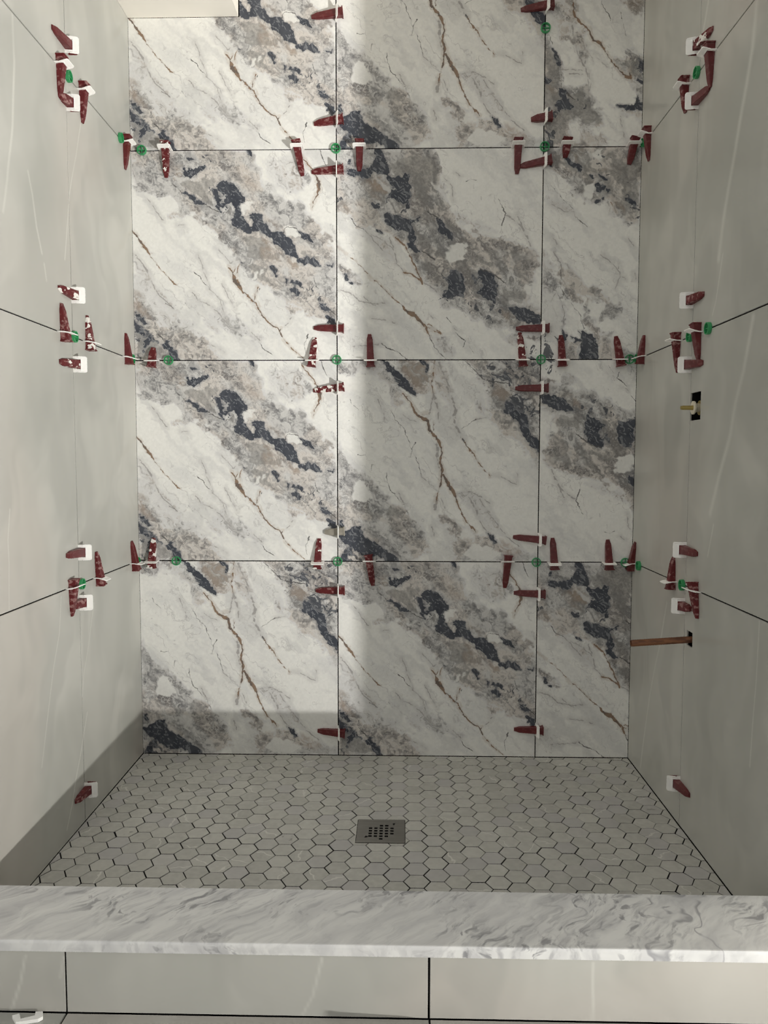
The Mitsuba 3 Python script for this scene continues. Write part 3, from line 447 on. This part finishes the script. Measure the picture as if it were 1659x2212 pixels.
# ------------------------------------------------------------------ bathroom floor in front of the curb
BF = structure('floor_bathroom', 'grey tile floor in front of the shower curb')
put('bed', box((-1.4, -3.6, BATH_Z - .04), (3.6, YEND + .01, BATH_Z - .0036)), 'm_joint', BF)
for q in range(-3, 6):
    for r in range(4):
        x0, y1 = .2435 + .6114 * q, FACE - .0015 - .6114 * r
        if x0 > 3.5 or x0 + TILE < -1.4: continue
        t, uv = slab(sbox(x0 + .0012, y1 - TILE, x0 + TILE, y1), X, Y, Z, (0, 0, BATH_Z), .004, lambda x, y: (4 * (3 + (q * 5 + r * 3) % 7) + x - x0, y1 - y)); put('tile', t, 'm_greige', BF, uv=uv)

# ------------------------------------------------------------------ work lamp on the floor, right of the camera (gives the low raking light)
LP = thing('work_lamp', 'small work lamp standing on the bathroom floor right of the shower', 'lamp')
az = math.atan2(-LAMP_POS[1] * .75, -(LAMP_POS[0] - .5)); el = math.radians(LAMP_TILT)
dn = np.array([math.cos(el) * math.cos(az), math.cos(el) * math.sin(az), math.sin(el)])
e1 = np.cross(Z, dn); e1 /= np.linalg.norm(e1); e2 = np.cross(dn, e1)
h = .034; quad = trimesh.Trimesh([np.array(LAMP_POS) + e1 * a * h + e2 * b * h for a, b in ((-1, -1), (1, -1), (1, 1), (-1, 1))], [[0, 1, 2], [0, 2, 3]], process=False)
kk = put('lens', quad, 'm_white', LP); scene[kk]['emitter'] = {'type': 'area', 'radiance': {'type': 'rgb', 'value': [LAMP_POWER, LAMP_POWER * .98, LAMP_POWER * .925]}}
m = box((-.042, -.042, -.034), (.042, .042, -.004), .004); m.apply_transform(frame(LAMP_POS, e1, e2, dn)); put('housing', m, 'm_dark', LP)
put('foot', box((LAMP_POS[0] - .05, LAMP_POS[1] - .04, BATH_Z), (LAMP_POS[0] + .05, LAMP_POS[1] + .04, LAMP_POS[2] - .03), .004), 'm_dark', LP)

# ------------------------------------------------------------------ levelling clips
def plate_mesh(lean):
    """White clip plate in (j = along the joint, n = out of the wall), 2 mm thick, with its wedge window."""
    w, h, c = .0195, .0310, .0045
    p = sbox(-w + c, -.004, w - c, h).union(sbox(-w, -.004, w, h - c)).union(Point(-w + c, h - c).buffer(c, 6)).union(Point(w - c, h - c).buffer(c, 6))
    p = p.difference(sbox(-w - .01, h * .30, -w + .0012, h * .36)).difference(sbox(w - .0012, h * .30, w + .01, h * .36)).difference(sbox(-.0118, .0006, .0118, .0178))
    m = extrude(p, .0021); m.apply_translation((0, 0, -.00105))
    rib = extrude(sbox(-.0145, .0178, .0145, .0202), .0032); rib.apply_translation((0, 0, -.0016))
    m = trimesh.util.concatenate([m, rib]); v = m.vertices; v[:, 2] += lean * np.clip(v[:, 1] - .012, 0, 1); m.vertices = v
    return m
def wedge_mesh(tip, head=.0215):
    """Maroon wedge: x = towards the tip, y = along the joint, z = out of the wall; a lip at its head, ridges and a chamfer at its tip."""
    L = tip + head; top = lambda x: .0195 - (.0195 - .0045) * np.clip((x + head) / .097, 0, 1); top0 = .0168 - top(0)
    hw = lambda x: .0112 - .0030 * np.clip((x + head) / .097, 0, 1)
    xs = [-head, -head + .0028, -head + .0030, tip - .016, tip - .0155, tip - .0125, tip - .012, tip - .009, tip - .0085, tip]
    sc = [1.22, 1.22, 1.0, 1.0, .94, .94, .86, .86, .78, .62]
    v, f = [], []
    for x, s in zip(xs, sc):
        w, t = hw(x) * s, (top(x) + top0) * (1.06 if s > 1.1 else (s + 1) / 2 if s > .7 else .72); c = .0016
        v += [(x, -w, .0004), (x, w, .0004), (x, w, t - c), (x, w - c, t), (x, -w + c, t), (x, -w, t - c)]
    n = len(xs)
    for i in range(n - 1):
        for q in range(6):
            a, b = i * 6 + q, i * 6 + (q + 1) % 6; f += [(a, b, b + 6), (a, b + 6, a + 6)]
    for i, rev in ((0, 1), (n - 1, 0)):
        for q in range(1, 5):
            t = (i * 6, i * 6 + q, i * 6 + q + 1); f.append(t[::-1] if rev else t)
    m = trimesh.Trimesh(np.array(v), np.array(f), process=False); m.fix_normals(); return m
WALLS = {'B': (lambda a, b: np.array([a, 0, b]), -Y, X), 'L': (lambda a, b: a * tL + b * Z, nL, tL), 'R': (lambda a, b: np.array([W, 0, 0]) + a * tR + b * Z, nR, tR)}
JOINT = {'H1': ZJ[3], 'H2': ZJ[2], 'H3': ZJ[1], 'V1': XJ[1], 'V2': XJ[2], 'LV': YL, 'RV': YR}
STYLE = ['m_wedge_clean', 'm_wedge_dusty', 'm_wedge_mortar', 'm_wedge_grey']
CLIP_LABELS = ["clip with mortar-smeared maroon wedge, first from left on marble wall's top horizontal joint", "clip with dusty maroon wedge, second from left on marble wall's top horizontal joint", "clip with clean maroon wedge, third from left on marble wall's top horizontal joint", "clip with clean maroon wedge, fourth from left on marble wall's top horizontal joint", "clip with dusty maroon wedge, fifth from left on marble wall's top horizontal joint", "clip with clean maroon wedge, sixth from left on marble wall's top horizontal joint", "clip with clean maroon wedge, first from top on marble wall's left vertical joint", "clip with dusty maroon wedge, second from top on marble wall's left vertical joint", "clip with dusty maroon wedge, third from top on marble wall's left vertical joint", "clip with clean maroon wedge, fourth from top on marble wall's left vertical joint", "clip with mortar-smeared maroon wedge, fifth from top on marble wall's left vertical joint", "clip with grey mortar-coated wedge, sixth from top on marble wall's left vertical joint", "clip with dusty maroon wedge, seventh from top on marble wall's left vertical joint", "clip with clean maroon wedge, eighth from top on marble wall's left vertical joint", "clip with clean maroon wedge, first from top on marble wall's right vertical joint", "clip with clean maroon wedge, second from top on marble wall's right vertical joint", "clip with clean maroon wedge, third from top on marble wall's right vertical joint", "clip with clean maroon wedge, fourth from top on marble wall's right vertical joint", "clip with clean maroon wedge, fifth from top on marble wall's right vertical joint", "clip with clean maroon wedge, sixth from top on marble wall's right vertical joint", "clip with clean maroon wedge, seventh from top on marble wall's right vertical joint", "clip with clean maroon wedge, eighth from top on marble wall's right vertical joint", "clip with dusty maroon wedge, first from left on marble wall's middle horizontal joint", "clip with mortar-smeared maroon wedge, second from left on marble wall's middle horizontal joint", "clip with clean maroon wedge, third from left on marble wall's middle horizontal joint", "clip with mortar-smeared maroon wedge, fourth from left on marble wall's middle horizontal joint", "clip with dusty maroon wedge, fifth from left on marble wall's middle horizontal joint", "clip with dusty maroon wedge, sixth from left on marble wall's middle horizontal joint", "clip with mortar-smeared maroon wedge, first from left on marble wall's lowest horizontal joint", "clip with mortar-smeared maroon wedge, second from left on marble wall's lowest horizontal joint", "clip with dusty maroon wedge, third from left on marble wall's lowest horizontal joint", "clip with clean maroon wedge, fourth from left on marble wall's lowest horizontal joint", "clip with clean maroon wedge, fifth from left on marble wall's lowest horizontal joint", "clip with clean maroon wedge, sixth from left on marble wall's lowest horizontal joint", "clip with dusty maroon wedge, third from the corner on left wall's top joint", "clip with dusty maroon wedge, second from the corner on left wall's top joint", "clip with clean maroon wedge, first from the corner on left wall's top joint", "clip with clean maroon wedge, first from top on left wall's vertical joint", "clip with dusty maroon wedge, second from top on left wall's vertical joint", "clip with mortar-smeared maroon wedge, third from top on left wall's vertical joint", "clip with mortar-smeared maroon wedge, fourth from top on left wall's vertical joint", "clip with clean maroon wedge, fifth from top on left wall's vertical joint", "clip with dusty maroon wedge, sixth from top on left wall's vertical joint", "clip with dusty maroon wedge, seventh from top on left wall's vertical joint", "clip with dusty maroon wedge, third from the corner on left wall's middle joint", "clip with mortar-smeared maroon wedge, second from the corner on left wall's middle joint", "clip with clean maroon wedge, first from the corner on left wall's middle joint", "clip with dusty maroon wedge, third from the corner on left wall's lowest joint", "clip with dusty maroon wedge, second from the corner on left wall's lowest joint", "clip with clean maroon wedge, first from the corner on left wall's lowest joint", "clip with clean maroon wedge, third from the corner on right wall's top joint", "clip with dusty maroon wedge, second from the corner on right wall's top joint", "clip with clean maroon wedge, first from the corner on right wall's top joint", "clip with mortar-smeared maroon wedge, first from top on right wall's vertical joint", "clip with clean maroon wedge, second from top on right wall's vertical joint", "clip with dusty maroon wedge, third from top on right wall's vertical joint", "clip with clean maroon wedge, fourth from top on right wall's vertical joint", "clip with clean maroon wedge, fifth from top on right wall's vertical joint", "clip with dusty maroon wedge, sixth from top on right wall's vertical joint", "clip with clean maroon wedge, seventh from top on right wall's vertical joint", "clip with clean maroon wedge, third from the corner on right wall's middle joint", "clip with dusty maroon wedge, second from the corner on right wall's middle joint", "clip with clean maroon wedge, first from the corner on right wall's middle joint", "clip with clean maroon wedge, first from the corner on right wall's lowest joint", "clip with dusty maroon wedge, second from the corner on right wall's lowest joint", "clip with dusty maroon wedge, third from the corner on right wall's lowest joint"]
SPACER_LABELS = ["green ring spacer, first from left on marble wall's top horizontal joint", "green ring spacer, second from left on marble wall's top horizontal joint", "green ring spacer, third from left on marble wall's top horizontal joint", "only green ring spacer on marble wall's right vertical joint", "green ring spacer, first from left on marble wall's middle horizontal joint", "green ring spacer, second from left on marble wall's middle horizontal joint", "green ring spacer, third from left on marble wall's middle horizontal joint", "green ring spacer, fourth from left on marble wall's middle horizontal joint", "green ring spacer, first from left on marble wall's lowest horizontal joint", "green ring spacer, second from left on marble wall's lowest horizontal joint", "green ring spacer, third from left on marble wall's lowest horizontal joint", "green ring spacer, fourth from left on marble wall's lowest horizontal joint", "green ring spacer, second from the corner on left wall's top joint", "green ring spacer, first from the corner on left wall's top joint", "green ring spacer, second from the corner on left wall's middle joint", "green ring spacer, first from the corner on left wall's middle joint", "green ring spacer, second from the corner on left wall's lowest joint", "green ring spacer, first from the corner on left wall's lowest joint", "green ring spacer, second from the corner on right wall's top joint", "green ring spacer, first from the corner on right wall's top joint", "green ring spacer, third from the corner on right wall's middle joint", "green ring spacer, second from the corner on right wall's middle joint", "green ring spacer, first from the corner on right wall's middle joint", "green ring spacer, first from the corner on right wall's lowest joint", "green ring spacer, second from the corner on right wall's lowest joint"]
GROUPS = {'B': 'levelling clips on the marble wall', 'L': 'levelling clips on the left wall', 'R': 'levelling clips on the right wall'}
cr = np.random.default_rng(11)
for q, (wall, joint, a, b, d0, d1, style) in enumerate(CLIPS):
    at, n, t = WALLS[wall]; horiz = joint.lstrip('LR').startswith('H')
    if horiz: b = JOINT[joint.lstrip('LR')]
    else: a = JOINT[joint]
    if wall != 'B' and horiz: d0 = (d0 + .020) * .7
    if wall != 'B' and not horiz: d1 *= .4
    d = d0 * t + d1 * Z; tip = float(np.linalg.norm(d)); d = d / tip
    main = (Z * np.sign(d @ Z)) if horiz else (t * np.sign(d @ t))           # across the joint
    pl = plate_mesh(-.27 + float(cr.uniform(-.10, .10))); pl.apply_transform(frame(at(a, b), np.cross(n, main), n, main))
    k = thing('levelling_clip', CLIP_LABELS[q], 'tile clip', GROUPS[wall])
    put('plate', pl, 'm_white', k, 'white plastic plate')
    we = wedge_mesh(max(tip, .03)); we.apply_transform(frame(at(a, b), d, np.cross(n, d), n))
    put('wedge', we, STYLE[style], k, ('clean maroon wedge', 'dusty maroon wedge', 'maroon wedge smeared with white mortar', 'wedge coated in grey mortar')[style], uv=np.full((len(we.vertices), 2), q * 1.37))

# ------------------------------------------------------------------ green joint spacers: a ring with a cross
def spacer_mesh():
    ring = extrude(Point(0, 0).buffer(.0138, 14).difference(Point(0, 0).buffer(.0114, 14)), .0078); ring.apply_translation((0, 0, .0006))
    cross = trimesh.util.concatenate([box((-.0113, -.0008, -.002), (.0113, .0008, .0060)), box((-.0008, -.0113, -.002), (.0008, .0113, .0060))])
    return ring, cross
for q, (wall, joint, a, b) in enumerate(SPACERS):
    at, n, t = WALLS[wall]
    if joint.lstrip('LR').startswith('H'): b = JOINT[joint.lstrip('LR')]
    else: a = JOINT[joint]
    k = thing('joint_spacer', SPACER_LABELS[q], 'tile spacer', 'green ring spacers on the tile joints')
    ring, cross = spacer_mesh(); fr = frame(at(a, b), np.cross(Z, n), Z, n)
    ring.apply_transform(fr); cross.apply_transform(fr)
    put('ring', ring, 'm_green', k); put('cross', cross, 'm_green', k)

# ------------------------------------------------------------------ valve stem, copper pipe, broken clip on the bathroom floor
def tube(p0, p1, r, r2=None, sections=24):
    p0, p1 = np.array(p0, float), np.array(p1, float); m = trimesh.creation.annulus(r2, r, 1.0, sections=sections) if r2 else trimesh.creation.cylinder(r, 1.0, sections=sections)
    m.apply_scale((1, 1, np.linalg.norm(p1 - p0))); m.apply_transform(trimesh.geometry.align_vectors(Z, (p1 - p0) / np.linalg.norm(p1 - p0))); m.apply_translation((p0 + p1) / 2); return m
VS = thing('shower_valve', 'brass valve stem with pale collar in the square hole of the right wall', 'valve')
vy, vz = -.4625, 1.0395
put('stem', trimesh.util.concatenate([tube((1.4755, vy, vz), (W + .05, vy, vz), .0052), tube((1.4715, vy, vz), (1.4765, vy, vz), .0044)]), 'm_brass', VS, 'brass stem', smooth=30)
put('collar', trimesh.util.concatenate([tube((W - .004, vy, vz), (W - .0005, vy, vz), .0160, .006), tube((W - .002, vy, vz), (W + .012, vy, vz), .0105, .006)]), 'm_collar', VS, 'pale plastic collar', smooth=30)
put('body', trimesh.util.concatenate([tube((W + .012, vy, vz), (W + .0845, vy, vz), .0175), box((W + .04, vy - .024, vz - .014), (W + .0845, vy + .020, vz + .014), .003)]), 'm_brass', VS, smooth=30)
CP = thing('copper_pipe', 'long copper pipe stub sticking out of the right wall', 'pipe')
p0, p1 = np.array([W + .08, -.4700, .4860]), np.array([1.3640, -.4700, .4705])
put('tube', tube(p0, p1, .0081, .0070), 'm_copper', CP, smooth=30)
BC = thing('broken_clip', 'white U shaped broken clip piece lying on the bathroom floor at the lower left', 'tile clip')
put('bracket', None or (lambda m: (m.apply_translation((0, 0, BATH_Z + .0005)), m)[1])(extrude(Polygon(BROKEN), .006)), 'm_white', BC)

# two loose wedges on the bathroom floor, just below the picture: they throw the small shadows on the curb face
for x, y, ang, lab in ((.915, -1.215, 1.25, 'loose maroon wedge on the bathroom floor before the middle of the curb'), (1.60, -1.20, 1.2, 'loose maroon wedge on the bathroom floor at the right end of the curb')):
    d = np.array([math.cos(ang), math.sin(ang), 0]); we = wedge_mesh(.055); we.apply_transform(frame((x, y, BATH_Z), d, np.cross(Z, d), Z))
    k = put('loose_wedge', we, 'm_wedge_clean', uv=np.full((len(we.vertices), 2), 90.0)); labels[k] = {'label': lab, 'category': 'wedge'}
